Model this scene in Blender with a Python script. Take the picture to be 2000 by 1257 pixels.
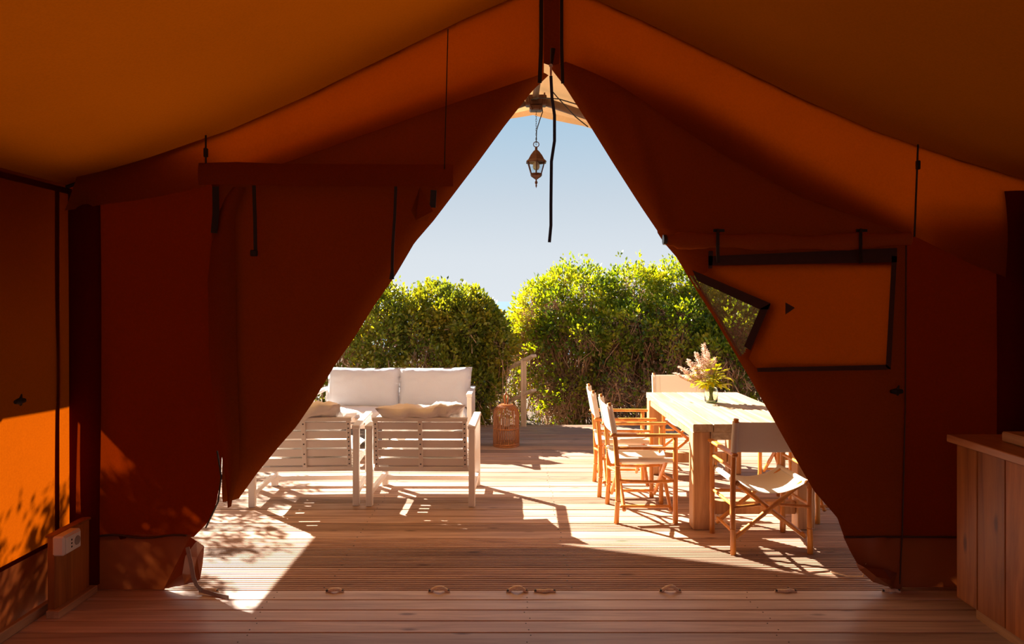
import bpy, math, random
import numpy as np
from mathutils import Vector, Matrix, noise
R = math.radians
PI = math.pi
random.seed(7)
rng = np.random.default_rng(7)
for o in list(bpy.data.objects):
    bpy.data.objects.remove(o)
S = bpy.context.scene
COL = S.collection

# ------------------------------------------------------------------ camera, sky, sun, exposure
F = 1400.0          # focal length in pixels of a 2000 px wide frame
CAMZ = 1.62
cam = bpy.data.cameras.new('camera')
cam.sensor_width = 36
cam.lens = F / 2000 * 36
cam.shift_y = -41.5 / 2000
cam.clip_start = 0.05
cam.clip_end = 20000
co = bpy.data.objects.new('camera', cam)
COL.objects.link(co)
co.location = (0, 0, CAMZ)
co.rotation_euler = (PI / 2, 0, 0)
S.camera = co

SKY_STRENGTH = 1.0
w = bpy.data.worlds.new('sky')
S.world = w
w.use_nodes = True
nt = w.node_tree
nt.nodes.clear()
wo = nt.nodes.new('ShaderNodeOutputWorld')
bg = nt.nodes.new('ShaderNodeBackground')
tc = nt.nodes.new('ShaderNodeTexCoord')
sp = nt.nodes.new('ShaderNodeSeparateXYZ')
cr = nt.nodes.new('ShaderNodeValToRGB')
nt.links.new(tc.outputs['Generated'], sp.inputs[0])
nt.links.new(sp.outputs['Z'], cr.inputs[0])
nt.links.new(cr.outputs[0], bg.inputs[0])
nt.links.new(bg.outputs[0], wo.inputs[0])
e = cr.color_ramp.elements
e[0].position = 0.0; e[0].color = (.76, .81, .86, 1)
e[1].position = 1.0; e[1].color = (.20, .36, .68, 1)
for p, c in ((.06, (.72, .78, .84)), (.14, (.60, .69, .78)), (.25, (.42, .60, .76)), (.5, (.27, .44, .70))):
    n = e.new(p); n.color = (*c, 1)
bg.inputs[1].default_value = SKY_STRENGTH

sun = bpy.data.lights.new('sun', 'SUN')
sun.energy = 30.0
sun.color = (1.0, .93, .82)
sun.angle = R(.55)
so = bpy.data.objects.new('sun', sun)
COL.objects.link(so)
so.rotation_euler = Vector((1.1, -1.05, -1.0)).to_track_quat('-Z', 'Y').to_euler()
so.location = (-8, 12, 9)

S.view_settings.view_transform = 'Standard'
S.view_settings.look = 'None'
S.view_settings.exposure = 0.0
S.view_settings.gamma = 1
S.view_settings.use_curve_mapping = False
S.cycles.use_denoising = True
S.cycles.max_bounces = 10
S.cycles.diffuse_bounces = 6
S.cycles.transmission_bounces = 8
S.cycles.transparent_max_bounces = 12
S.cycles.sample_clamp_indirect = 6

# ------------------------------------------------------------------ materials
def newmat(name):
    m = bpy.data.materials.new(name)
    m.use_nodes = True
    m.node_tree.nodes.clear()
    return m, m.node_tree.nodes, m.node_tree.links

def rgb(*c):
    return (c[0], c[1], c[2], 1)

def simple(name, col, rough=.5, metal=0, var=.0, scale=20, bump=0, trans=0):
    m, N, L = newmat(name)
    out = N.new('ShaderNodeOutputMaterial'); b = N.new('ShaderNodeBsdfPrincipled')
    b.inputs['Roughness'].default_value = rough
    b.inputs['Metallic'].default_value = metal
    b.inputs['Base Color'].default_value = rgb(*col)
    L.new(b.outputs[0], out.inputs[0])
    if var or bump:
        t = N.new('ShaderNodeTexCoord'); ns = N.new('ShaderNodeTexNoise')
        ns.inputs['Scale'].default_value = scale; ns.inputs['Detail'].default_value = 5
        L.new(t.outputs['Object'], ns.inputs['Vector'])
        if var:
            mx = N.new('ShaderNodeMix'); mx.data_type = 'RGBA'
            mx.inputs[6].default_value = rgb(*[c * (1 - var) for c in col])
            mx.inputs[7].default_value = rgb(*[min(1, c * (1 + var)) for c in col])
            L.new(ns.outputs[0], mx.inputs[0]); L.new(mx.outputs[2], b.inputs['Base Color'])
        if bump:
            bp = N.new('ShaderNodeBump'); bp.inputs['Strength'].default_value = bump; bp.inputs['Distance'].default_value = .01
            L.new(ns.outputs[0], bp.inputs['Height']); L.new(bp.outputs[0], b.inputs['Normal'])
    if trans:
        tr = N.new('ShaderNodeBsdfTranslucent'); tr.inputs[0].default_value = rgb(*col)
        ms = N.new('ShaderNodeMixShader'); ms.inputs[0].default_value = trans
        L.new(b.outputs[0], ms.inputs[1]); L.new(tr.outputs[0], ms.inputs[2]); L.new(ms.outputs[0], out.inputs[0])
    return m

def canvas(name, dcol, tcol, trans, weave=420):
    """woven tent cloth: diffuse front plus light coming through"""
    m, N, L = newmat(name)
    out = N.new('ShaderNodeOutputMaterial')
    t = N.new('ShaderNodeTexCoord')
    n1 = N.new('ShaderNodeTexNoise'); n1.inputs['Scale'].default_value = 1.6; n1.inputs['Detail'].default_value = 4
    n2 = N.new('ShaderNodeTexNoise'); n2.inputs['Scale'].default_value = weave * .25; n2.inputs['Detail'].default_value = 3
    L.new(t.outputs['Object'], n1.inputs[0]); L.new(t.outputs['Object'], n2.inputs[0])
    ad = N.new('ShaderNodeMath'); ad.operation = 'ADD'
    s1 = N.new('ShaderNodeMath'); s1.operation = 'MULTIPLY'; s1.inputs[1].default_value = .45
    L.new(n1.outputs[0], s1.inputs[0])
    s2 = N.new('ShaderNodeMath'); s2.operation = 'MULTIPLY'; s2.inputs[1].default_value = .55
    L.new(n2.outputs[0], s2.inputs[0]); L.new(s1.outputs[0], ad.inputs[0]); L.new(s2.outputs[0], ad.inputs[1])
    def mixc(c):
        mx = N.new('ShaderNodeMix'); mx.data_type = 'RGBA'
        mx.inputs[6].default_value = rgb(*[v * .70 for v in c]); mx.inputs[7].default_value = rgb(*[min(1, v * 1.30) for v in c])
        L.new(ad.outputs[0], mx.inputs[0]); return mx.outputs[2]
    d = N.new('ShaderNodeBsdfDiffuse'); tr = N.new('ShaderNodeBsdfTranslucent')
    L.new(mixc(dcol), d.inputs[0]); L.new(mixc(tcol), tr.inputs[0])
    ms = N.new('ShaderNodeMixShader'); ms.inputs[0].default_value = trans
    L.new(d.outputs[0], ms.inputs[1]); L.new(tr.outputs[0], ms.inputs[2])
    bp = N.new('ShaderNodeBump'); bp.inputs['Strength'].default_value = .25; bp.inputs['Distance'].default_value = .002
    L.new(n2.outputs[0], bp.inputs['Height'])
    L.new(bp.outputs[0], d.inputs['Normal'])
    L.new(ms.outputs[0], out.inputs[0])
    return m

def wood(name, c1, c2, axis='X', rough=.6, grain=14, knots=True, rand=.18, spec=.35):
    m, N, L = newmat(name)
    out = N.new('ShaderNodeOutputMaterial'); b = N.new('ShaderNodeBsdfPrincipled')
    t = N.new('ShaderNodeTexCoord'); oi = N.new('ShaderNodeObjectInfo')
    mp = N.new('ShaderNodeMapping')
    sc = {'X': (.6, grain, grain), 'Y': (grain, .6, grain), 'Z': (grain, grain, .6)}[axis]
    mp.inputs['Scale'].default_value = sc
    L.new(t.outputs['Object'], mp.inputs[0])
    ad = N.new('ShaderNodeVectorMath'); ad.operation = 'ADD'
    mm = N.new('ShaderNodeMath'); mm.operation = 'MULTIPLY'; mm.inputs[1].default_value = 57.0
    L.new(oi.outputs['Random'], mm.inputs[0]); L.new(mp.outputs[0], ad.inputs[0]); L.new(mm.outputs[0], ad.inputs[1])
    ns = N.new('ShaderNodeTexNoise'); ns.inputs['Scale'].default_value = 2.2; ns.inputs['Detail'].default_value = 7
    ns.inputs['Roughness'].default_value = .62; ns.inputs['Distortion'].default_value = .8
    L.new(ad.outputs[0], ns.inputs[0])
    r = N.new('ShaderNodeValToRGB')
    r.color_ramp.elements[0].position = .30; r.color_ramp.elements[0].color = rgb(*c1)
    r.color_ramp.elements[1].position = .68; r.color_ramp.elements[1].color = rgb(*c2)
    L.new(ns.outputs[0], r.inputs[0])
    hs = N.new('ShaderNodeHueSaturation')
    mr = N.new('ShaderNodeMapRange'); mr.inputs[3].default_value = 1 - rand; mr.inputs[4].default_value = 1 + rand
    L.new(oi.outputs['Random'], mr.inputs[0]); L.new(mr.outputs[0], hs.inputs['Value'])
    L.new(r.outputs[0], hs.inputs['Color'])
    last = hs.outputs[0]
    if knots:
        vo = N.new('ShaderNodeTexVoronoi'); vo.inputs['Scale'].default_value = 1
        m2 = N.new('ShaderNodeMapping')
        m2.inputs['Scale'].default_value = {'X': (2.2, 7, 7), 'Y': (7, 2.2, 7), 'Z': (7, 7, 2.2)}[axis]
        L.new(t.outputs['Object'], m2.inputs[0])
        a2 = N.new('ShaderNodeVectorMath'); a2.operation = 'ADD'
        L.new(m2.outputs[0], a2.inputs[0]); L.new(mm.outputs[0], a2.inputs[1]); L.new(a2.outputs[0], vo.inputs['Vector'])
        r2 = N.new('ShaderNodeValToRGB')
        r2.color_ramp.elements[0].position = .05; r2.color_ramp.elements[0].color = rgb(.28, .22, .18)
        r2.color_ramp.elements[1].position = .13; r2.color_ramp.elements[1].color = rgb(1, 1, 1)
        L.new(vo.outputs['Distance'], r2.inputs[0])
        mu = N.new('ShaderNodeMix'); mu.data_type = 'RGBA'; mu.blend_type = 'MULTIPLY'; mu.inputs[0].default_value = .8
        L.new(last, mu.inputs[6]); L.new(r2.outputs[0], mu.inputs[7]); last = mu.outputs[2]
    L.new(last, b.inputs['Base Color'])
    b.inputs['Roughness'].default_value = rough
    b.inputs['Specular IOR Level'].default_value = spec
    bp = N.new('ShaderNodeBump'); bp.inputs['Strength'].default_value = .25; bp.inputs['Distance'].default_value = .004
    L.new(ns.outputs[0], bp.inputs['Height']); L.new(bp.outputs[0], b.inputs['Normal'])
    L.new(b.outputs[0], out.inputs[0])
    return m

def leafmat(name, cols, trans=.5):
    m, N, L = newmat(name)
    out = N.new('ShaderNodeOutputMaterial')
    g = N.new('ShaderNodeNewGeometry'); t = N.new('ShaderNodeTexCoord')
    n1 = N.new('ShaderNodeTexNoise'); n1.inputs['Scale'].default_value = 2.0; n1.inputs['Detail'].default_value = 2
    L.new(t.outputs['Object'], n1.inputs[0])
    a = N.new('ShaderNodeMath'); a.operation = 'MULTIPLY_ADD'; a.inputs[1].default_value = .55; 
    b_ = N.new('ShaderNodeMath'); b_.operation = 'MULTIPLY_ADD'; b_.inputs[1].default_value = 1.6; b_.inputs[2].default_value = -.55
    L.new(n1.outputs[0], b_.inputs[0]); L.new(g.outputs['Random Per Island'], a.inputs[0]); L.new(b_.outputs[0], a.inputs[2])
    r = N.new('ShaderNodeValToRGB')
    els = r.color_ramp.elements
    while len(els) < len(cols): els.new(.5)
    for i, c in enumerate(cols):
        els[i].position = i / (len(cols) - 1); els[i].color = rgb(*c)
    L.new(a.outputs[0], r.inputs[0])
    d = N.new('ShaderNodeBsdfPrincipled'); d.inputs['Roughness'].default_value = .38
    tr = N.new('ShaderNodeBsdfTranslucent')
    L.new(r.outputs[0], d.inputs['Base Color'])
    h = N.new('ShaderNodeHueSaturation'); h.inputs['Hue'].default_value = .485; h.inputs['Value'].default_value = 1.15; h.inputs['Saturation'].default_value = 1.1
    L.new(r.outputs[0], h.inputs['Color']); L.new(h.outputs[0], tr.inputs[0])
    ms = N.new('ShaderNodeMixShader'); ms.inputs[0].default_value = trans
    L.new(d.outputs[0], ms.inputs[1]); L.new(tr.outputs[0], ms.inputs[2]); L.new(ms.outputs[0], out.inputs[0])
    return m

def netmat(name, col, alpha):
    m, N, L = newmat(name)
    out = N.new('ShaderNodeOutputMaterial'); d = N.new('ShaderNodeBsdfDiffuse'); d.inputs[0].default_value = rgb(*col)
    tl = N.new('ShaderNodeBsdfTranslucent'); tl.inputs[0].default_value = rgb(*col)
    m0 = N.new('ShaderNodeMixShader'); m0.inputs[0].default_value = .5
    L.new(d.outputs[0], m0.inputs[1]); L.new(tl.outputs[0], m0.inputs[2])
    tr = N.new('ShaderNodeBsdfTransparent'); ms = N.new('ShaderNodeMixShader'); ms.inputs[0].default_value = alpha
    L.new(tr.outputs[0], ms.inputs[1]); L.new(m0.outputs[0], ms.inputs[2]); L.new(ms.outputs[0], out.inputs[0])
    return m

M = {}
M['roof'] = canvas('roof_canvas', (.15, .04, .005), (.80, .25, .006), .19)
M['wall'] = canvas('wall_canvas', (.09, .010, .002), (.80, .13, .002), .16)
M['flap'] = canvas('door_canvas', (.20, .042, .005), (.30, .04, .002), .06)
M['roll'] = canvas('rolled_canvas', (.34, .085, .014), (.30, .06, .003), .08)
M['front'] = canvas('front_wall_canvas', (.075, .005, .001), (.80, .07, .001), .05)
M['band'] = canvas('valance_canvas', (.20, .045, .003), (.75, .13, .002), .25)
M['fly'] = canvas('fly_canvas', (.42, .25, .12), (.66, .36, .15), .26)
M['skirt'] = simple('coated_skirt', (.24, .05, .010), .38, var=.15, scale=3, bump=.2, trans=.12)
M['tape'] = simple('dark_binding', (.055, .018, .010), .7, var=.2, scale=40)
M['black'] = simple('black_webbing', (.012, .010, .012), .6, var=.3, scale=80)
M['blue'] = simple('dark_blue_webbing', (.02, .045, .11), .6, var=.3, scale=80)
M['grey_web'] = simple('grey_webbing', (.30, .24, .20), .6, var=.2, scale=80)
M['net'] = netmat('insect_net', (.16, .08, .055), .62)
M['deck'] = wood('weathered_decking', (.23, .125, .080), (.52, .335, .225), 'X', .55, 12, True, .30)
M['plank'] = wood('planed_planks', (.39, .275, .225), (.66, .525, .45), 'X', .42, 10, True, .20, .5)
M['table'] = wood('sunbleached_table_wood', (.30, .175, .085), (.60, .42, .26), 'Y', .55, 9, True, .12)
M['tableleg'] = wood('table_leg_wood', (.34, .15, .05), (.62, .34, .15), 'Z', .6, 8, True, .1)
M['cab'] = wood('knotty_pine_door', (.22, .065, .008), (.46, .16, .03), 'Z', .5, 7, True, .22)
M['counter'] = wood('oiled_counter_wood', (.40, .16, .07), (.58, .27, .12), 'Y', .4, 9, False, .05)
M['trim'] = wood('plain_trim_wood', (.36, .20, .10), (.55, .33, .18), 'Y', .6, 9, False, .1)
M['rail'] = wood('grey_rail_wood', (.42, .30, .19), (.68, .52, .36), 'Z', .7, 9, True, .1)
M['bamboo'] = wood('varnished_bamboo', (.44, .15, .025), (.74, .31, .06), 'Z', .32, 5, False, .12, .5)
M['cloth'] = simple('cream_sling_canvas', (.80, .74, .64), .85, var=.05, scale=200, bump=.1, trans=.22)
M['white'] = simple('white_powder_coat', (.80, .74, .68), .35, var=.02, scale=5)
M['cushion'] = simple('pale_linen', (.60, .61, .67), .9, var=.06, scale=160, bump=.25, trans=.05)
M['seatc'] = simple('white_linen', (.80, .75, .70), .9, var=.04, scale=160, bump=.2)
M['slipper'] = simple('beige_linen', (.72, .60, .50), .9, var=.08, scale=60, bump=.3)
M['screw'] = simple('screw_steel', (.10, .09, .08), .4, .8)
M['rattan'] = simple('brown_rattan', (.36, .125, .03), .4, var=.35, scale=60, bump=.3)
M['candle'] = simple('white_wax', (.85, .80, .70), .5, var=.03, scale=10)
M['copper'] = simple('aged_copper_paint', (.075, .028, .016), .45, .6, var=.4, scale=30, bump=.2)
M['pole'] = simple('brown_tent_pole', (.16, .09, .06), .5, .2, var=.3, scale=10)
M['plastic'] = simple('white_plastic', (.72, .66, .58), .35, var=.02, scale=5)
M['dark'] = simple('dark_plastic', (.03, .025, .02), .4, var=.1, scale=20)
M['bulb'] = simple('frosted_bulb', (.70, .62, .52), .3, var=.02, trans=.3)
M['rope'] = simple('pale_rope', (.80, .64, .48), .8, var=.2, scale=120, bump=.3)
M['twig'] = simple('dry_brown_twig', (.46, .28, .16), .8, var=.4, scale=9, bump=.3)
M['bark'] = simple('grey_brown_bark', (.24, .15, .09), .85, var=.3, scale=14, bump=.5)
M['leafA'] = leafmat('yellow_green_leaves', [(.05, .07, .012), (.13, .17, .02), (.24, .27, .03), (.42, .38, .04), (.52, .36, .05)], .50)
M['leafB'] = leafmat('bright_green_leaves', [(.045, .08, .012), (.12, .19, .02), (.25, .32, .03), (.42, .43, .04), (.56, .46, .06)], .52)
M['leafD'] = leafmat('dead_brown_leaves', [(.10, .055, .025), (.22, .12, .055), (.36, .22, .11), (.45, .30, .18)], .3)
M['leafV'] = leafmat('vase_leaves', [(.16, .26, .02), (.42, .46, .03), (.62, .52, .04), (.72, .52, .06)], .45)
M['plume'] = simple('cream_grass_plume', (.72, .52, .40), .8, var=.15, scale=60, trans=.3)
M['sand'] = simple('sandy_ground', (.10, .06, .032), .95, var=.35, scale=3, bump=.4)
M['sea'] = simple('sea_water', (.03, .09, .14), .7, var=.05, scale=.02)
g, N, L = newmat('clear_glass')
out = N.new('ShaderNodeOutputMaterial'); gl = N.new('ShaderNodeBsdfGlass'); gl.inputs['IOR'].default_value = 1.3; gl.inputs['Roughness'].default_value = .02
gl.inputs[0].default_value = rgb(.95, .97, .93)
L.new(gl.outputs[0], out.inputs[0]); M['glass'] = g
g, N, L = newmat('thin_pane_glass')
out = N.new('ShaderNodeOutputMaterial'); tr = N.new('ShaderNodeBsdfTransparent'); tr.inputs[0].default_value = rgb(.86, .92, .95)
gs = N.new('ShaderNodeBsdfGlossy'); gs.inputs['Roughness'].default_value = .03; ms = N.new('ShaderNodeMixShader'); ms.inputs[0].default_value = .09
L.new(tr.outputs[0], ms.inputs[1]); L.new(gs.outputs[0], ms.inputs[2]); L.new(ms.outputs[0], out.inputs[0]); M['pane'] = g

# ------------------------------------------------------------------ helpers
def at(px, py, Y):
    return Vector(((px - 1000) * Y / F, Y, CAMZ - (py - 587) * Y / F))

class MB:
    def __init__(s): s.v = []; s.f = []
    def add(s, vs, fs):
        n = len(s.v); s.v += [tuple(p) for p in vs]; s.f += [tuple(i + n for i in f) for f in fs]; return s
    def box(s, c, d, mat=None, bev=0):
        x, y, z = [k / 2 for k in d]
        if bev:
            b = min(bev, x * .9, y * .9, z * .9); vs = []
            for sx in (-1, 1):
                for sy in (-1, 1):
                    for sz in (-1, 1):
                        vs += [(sx * (x - b), sy * (y - b), sz * z), (sx * (x - b), sy * y, sz * (z - b)), (sx * x, sy * (y - b), sz * (z - b))]
            def vi(sx, sy, sz, k): return (((sx > 0) * 4 + (sy > 0) * 2 + (sz > 0)) * 3 + k)
            fs = []
            for q in (-1, 1):
                fs.append([vi(a, b_, q, 0) for a, b_ in ((-1, -1), (1, -1), (1, 1), (-1, 1))][::q])
                fs.append([vi(a, q, b_, 1) for a, b_ in ((-1, -1), (1, -1), (1, 1), (-1, 1))][::-q])
                fs.append([vi(q, a, b_, 2) for a, b_ in ((-1, -1), (1, -1), (1, 1), (-1, 1))][::q])
            for a in (-1, 1):
                for c_ in (-1, 1):
                    fs.append([vi(-1, a, c_, 0), vi(1, a, c_, 0), vi(1, a, c_, 1), vi(-1, a, c_, 1)])
                    fs.append([vi(a, -1, c_, 0), vi(a, 1, c_, 0), vi(a, 1, c_, 2), vi(a, -1, c_, 2)])
                    fs.append([vi(a, c_, -1, 1), vi(a, c_, 1, 1), vi(a, c_, 1, 2), vi(a, c_, -1, 2)])
                    for d_ in (-1, 1):
                        fs.append([vi(a, c_, d_, 0), vi(a, c_, d_, 1), vi(a, c_, d_, 2)])
        else:
            vs = [(i * x, j * y, k * z) for i in (-1, 1) for j in (-1, 1) for k in (-1, 1)]
            fs = [(0, 1, 3, 2), (4, 6, 7, 5), (0, 4, 5, 1), (2, 3, 7, 6), (0, 2, 6, 4), (1, 5, 7, 3)]
        cc = Vector(c)
        vs = [cc + ((mat @ Vector(p)) if mat else Vector(p)) for p in vs]
        return s.add(vs, fs)
    def bar(s, a, b, wd, ht, bev=0.004):
        """box beam from a to b, wd sideways, ht up"""
        a = Vector(a); b = Vector(b); d = b - a; L_ = d.length; y = d.normalized()
        up = Vector((0, 0, 1)) if abs(y.z) < .95 else Vector((0, 1, 0))
        x = y.cross(up).normalized(); z = x.cross(y)
        m = Matrix((x, y, z)).transposed()
        return s.box((a + b) / 2, (wd, L_, ht), m, bev)
    def tube(s, pts, r, n=8, cap=True):
        pts = [Vector(p) for p in pts]; k = len(pts)
        rr = r if isinstance(r, (list, tuple)) else [r] * k
        vs = []; fs = []; ref = None
        for i, p in enumerate(pts):
            d = (pts[min(i + 1, k - 1)] - pts[max(i - 1, 0)]).normalized()
            if ref is None:
                ref = d.cross(Vector((0, 0, 1)))
                if ref.length < .1: ref = d.cross(Vector((1, 0, 0)))
            ref = (ref - d * ref.dot(d)).normalized(); b = d.cross(ref)
            for j in range(n):
                a = 2 * PI * j / n
                vs.append(p + (ref * math.cos(a) + b * math.sin(a)) * rr[i])
        for i in range(k - 1):
            for j in range(n):
                j2 = (j + 1) % n
                fs.append((i * n + j, i * n + j2, (i + 1) * n + j2, (i + 1) * n + j))
        if cap:
            fs.append(tuple(range(n))[::-1]); fs.append(tuple(range((k - 1) * n, k * n)))
        return s.add(vs, fs)
    def lathe(s, prof, c=(0, 0, 0), n=24, cap=False):
        vs = []; fs = []
        for r, z in prof:
            for j in range(n):
                a = 2 * PI * (j + .5) / n
                vs.append((c[0] + r * math.cos(a), c[1] + r * math.sin(a), c[2] + z))
        for i in range(len(prof) - 1):
            for j in range(n):
                j2 = (j + 1) % n
                fs.append((i * n + j, i * n + j2, (i + 1) * n + j2, (i + 1) * n + j))
        if cap:
            fs.append(tuple(range(n))[::-1]); k = len(prof) - 1; fs.append(tuple(range(k * n, (k + 1) * n)))
        return s.add(vs, fs)
    def torus(s, c, R_, r, n=20, k=6, mat=None):
        vs = []; fs = []
        for i in range(n):
            a = 2 * PI * i / n
            for j in range(k):
                b = 2 * PI * j / k
                p = Vector(((R_ + r * math.cos(b)) * math.cos(a), (R_ + r * math.cos(b)) * math.sin(a), r * math.sin(b)))
                vs.append(Vector(c) + (mat @ p if mat else p))
        for i in range(n):
            for j in range(k):
                fs.append((i * k + j, ((i + 1) % n) * k + j, ((i + 1) % n) * k + (j + 1) % k, i * k + (j + 1) % k))
        return s.add(vs, fs)
    def grid(s, fn, nu, nv):
        vs = [fn(i / nu, j / nv) for j in range(nv + 1) for i in range(nu + 1)]
        fs = [(j * (nu + 1) + i, j * (nu + 1) + i + 1, (j + 1) * (nu + 1) + i + 1, (j + 1) * (nu + 1) + i) for j in range(nv) for i in range(nu)]
        return s.add(vs, fs)
    def mesh(s, name, mat, smooth=False):
        me = bpy.data.meshes.new(name); me.from_pydata(s.v, [], s.f)
        me.materials.append(mat)
        if smooth: me.shade_smooth()
        me.update(); return me
    def build(s, name, mat, parent=None, smooth=False, **k):
        return link(name, s.mesh(name, mat, smooth), parent, **k)

def link(name, me, parent=None, loc=None, rot=None, kind=None, label=None):
    o = bpy.data.objects.new(name, me); COL.objects.link(o)
    if parent: o.parent = parent
    if loc is not None: o.location = loc
    if rot is not None: o.rotation_euler = rot
    if kind: o['kind'] = kind
    if label: o['label'] = label
    return o

def tag(o, label, cat, group=None):
    o['label'] = label; o['category'] = cat
    if group: o['group'] = group
    return o

def thing(name, label, cat, loc=(0, 0, 0), rz=0, group=None):
    o = bpy.data.objects.new(name, None); COL.objects.link(o); o.empty_display_size = .1
    o.location = loc; o.rotation_euler = (0, 0, rz)
    return tag(o, label, cat, group)

def dup(root, loc, rz, label, group=None):
    kids = {}
    for o in bpy.data.objects:
        if o.parent: kids.setdefault(o.parent.name, []).append(o)
    def cp(o, par):
        c = o.copy(); COL.objects.link(c)
        if par: c.parent = par
        for k in kids.get(o.name, []): cp(k, c)
        return c
    r = cp(root, None); r.location = loc; r.rotation_euler = (0, 0, rz); r['label'] = label
    if group: r['group'] = group
    return r

def lerp(pts, x):
    if x <= pts[0][0]: return pts[0][1]
    for (a, b), (c, d) in zip(pts, pts[1:]):
        if x <= c: return b + (d - b) * (x - a) / (c - a)
    return pts[-1][1]

def nz(x, y, z=0): return noise.noise(Vector((x, y, z)))

# ------------------------------------------------------------------ ground and sea
MB().add([(-40, -20, -.4), (40, -20, -.4), (40, 26, -.4), (-40, 26, -.4)], [(0, 1, 2, 3)]).build('ground', M['sand'], kind='structure')
MB().add([(-6000, 26, -9), (6000, 26, -9), (9000, 9000, -9), (-9000, 9000, -9)], [(0, 1, 2, 3)]).build('sea', M['sea'], kind='structure')

# ------------------------------------------------------------------ deck
fl = bpy.data.objects.new('floor', None); COL.objects.link(fl); fl['kind'] = 'structure'
def smooth_plank(wd, L_):
    b = MB(); b.box((0, 0, -.014), (L_, wd, .028), None, .003); return b.mesh('plank', M['plank'])
def ribbed_plank(wd, L_, n=6):
    prof = []; p = wd / n; y = -wd / 2
    for i in range(n):
        prof += [(y + .003, 0), (y + p - .007, 0), (y + p - .006, -.007), (y + p - .001, -.007)] if i < n - 1 else [(y + .003, 0), (y + p - .003, 0)]
        y += p
    prof = [(-wd / 2, -.028), (-wd / 2, -.003)] + prof + [(wd / 2, -.003), (wd / 2, -.028)]
    vs = [(sx * L_ / 2, a, b) for sx in (-1, 1) for a, b in prof]; k = len(prof)
    fs = [(i, i + 1, k + i + 1, k + i) for i in range(k - 1)] + [(k - 1, 0, k, 2 * k - 1), tuple(range(k))[::-1], tuple(range(k, 2 * k))]
    b = MB(); b.add(vs, fs); return b.mesh('plank', M['deck'])
mp_ = smooth_plank(.120, 5.7)
y = 4.014; i = 0
while y > -3.0:
    link('plank', mp_, fl, (.2, y - .064, 0)); y -= .128; i += 1
mr_ = ribbed_plank(.163, 7.6)
flat_ = (lambda b: (b.box((0, 0, -.014), (7.6, .163, .028), None, .003), b.mesh('plank', M['deck']))[1])(MB())
nrow = 31
for k in range(nrow):
    link('plank', mr_ if k < 5 or k % 4 == 2 else flat_, fl, (.3, 4.014 + .1725 * (k + .5), random.uniform(-.001, .001)))
jo = MB()
for x in (-3.2, -1.8, -.6, .45, 1.5, 2.6, 3.8):
    jo.box((x, 6.6, -.085), (.07, 5.6, .11))
for x in (-2.2, -1.1, 0, 1.1, 2.2):
    jo.box((x, .5, -.085), (.07, 7, .11))
jo.build('joist', M['trim'], fl)
sc = MB()
for xs in (-2.3, -1.05, .33, 1.55, 2.75):
    for k in range(nrow):
        for d in (-.05, .05):
            yy = 4.014 + .1725 * (k + .5) + d
            sc.lathe([(0.0001, .0015), (.0045, .0012), (.005, 0)], (xs + random.uniform(-.012, .012), yy, .0004), 6)
    yy = 4.014 - .064
    while yy > 2.6:
        for d in (-.035, .035):
            sc.lathe([(0.0001, .0015), (.0035, .0012), (.004, 0)], (xs - .25 + random.uniform(-.02, .02), yy + d, .0004), 6)
        yy -= .128
sc.build('screw_heads', M['screw'], fl, kind='stuff')

# ------------------------------------------------------------------ tent shell
XR = .22
prof = [(0, 3.42), (.25, 3.30), (.5, 3.19), (.93, 2.98), (1.4, 2.75), (1.8, 2.575), (2.25, 2.42), (2.65, 2.295), (2.74, 2.26)]
def roofz(X): return lerp(prof, abs(X - XR))
WL, WR, YF, YB = -2.50, 2.93, 4.05, -3.0
def ceil_fn(u, v):
    X = (WL - .02) + (WR + .02 - (WL - .02)) * u; Y = YB + (YF - YB) * v
    s = math.sin(PI * min(1, max(0, (Y + .3) / (YF + .3)))) if Y > -.3 else 0
    sag = -.05 * s * math.sin(PI * min(1, abs(X - XR) / 2.74))
    return (X, Y, roofz(X) + sag + .01 * nz(X * 1.3, Y * 1.1))
MB().grid(ceil_fn, 88, 50).build('ceiling', M['roof'], smooth=True, kind='structure')
def side_wall(name, X, sgn, seams):
    def fn(u, v):
        Y = YB + (YF - YB) * u; z = .30 + (2.27 - .30) * v
        return (X + .018 * nz(Y * 1.5, z * 1.2, X) * math.sin(PI * v), Y, z)
    o = MB().grid(fn, 70, 24).build(name, M['wall'], smooth=True, kind='structure')
    MB().grid(lambda u, v: (X + .02 * sgn * (-1) * (1 - v) + .012 * nz(u * 18, v * 2), YB + (YF - YB) * u, .02 + .29 * v), 70, 5).build('skirt', M['skirt'], o, smooth=True)
    s = MB()
    for yy in seams: s.box((X - sgn * .006, yy, 1.25), (.006, .03, 1.98))
    s.box((X - sgn * .008, (YB + YF) / 2, .31), (.008, YF - YB, .02))
    s.box((X - sgn * .008, (YB + YF) / 2, 2.235), (.012, YF - YB, .03))
    s.build('seam_tape', M['wall'], o)
    return o
wl = side_wall('wall_left', WL, -1, (3.93, 3.2, 2.0))
wr = side_wall('wall_right', WR, 1, (3.2, 2.0))
# rear gable with a wide open doorway
bw = MB()
bw.add([(WL, YB, 0), (-1.5, YB, 0), (-1.5, YB, 2.3), (WL, YB, 2.26)], [(0, 1, 2, 3)])
bw.add([(WR, YB, 0), (1.94, YB, 0), (1.94, YB, 2.3), (WR, YB, 2.26)], [(0, 1, 2, 3)])
bw.add([(WL, YB, 2.26), (WR, YB, 2.26), (XR, YB, 3.42)], [(0, 1, 2)])
bw.build('wall_back', M['wall'], kind='structure')

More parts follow.
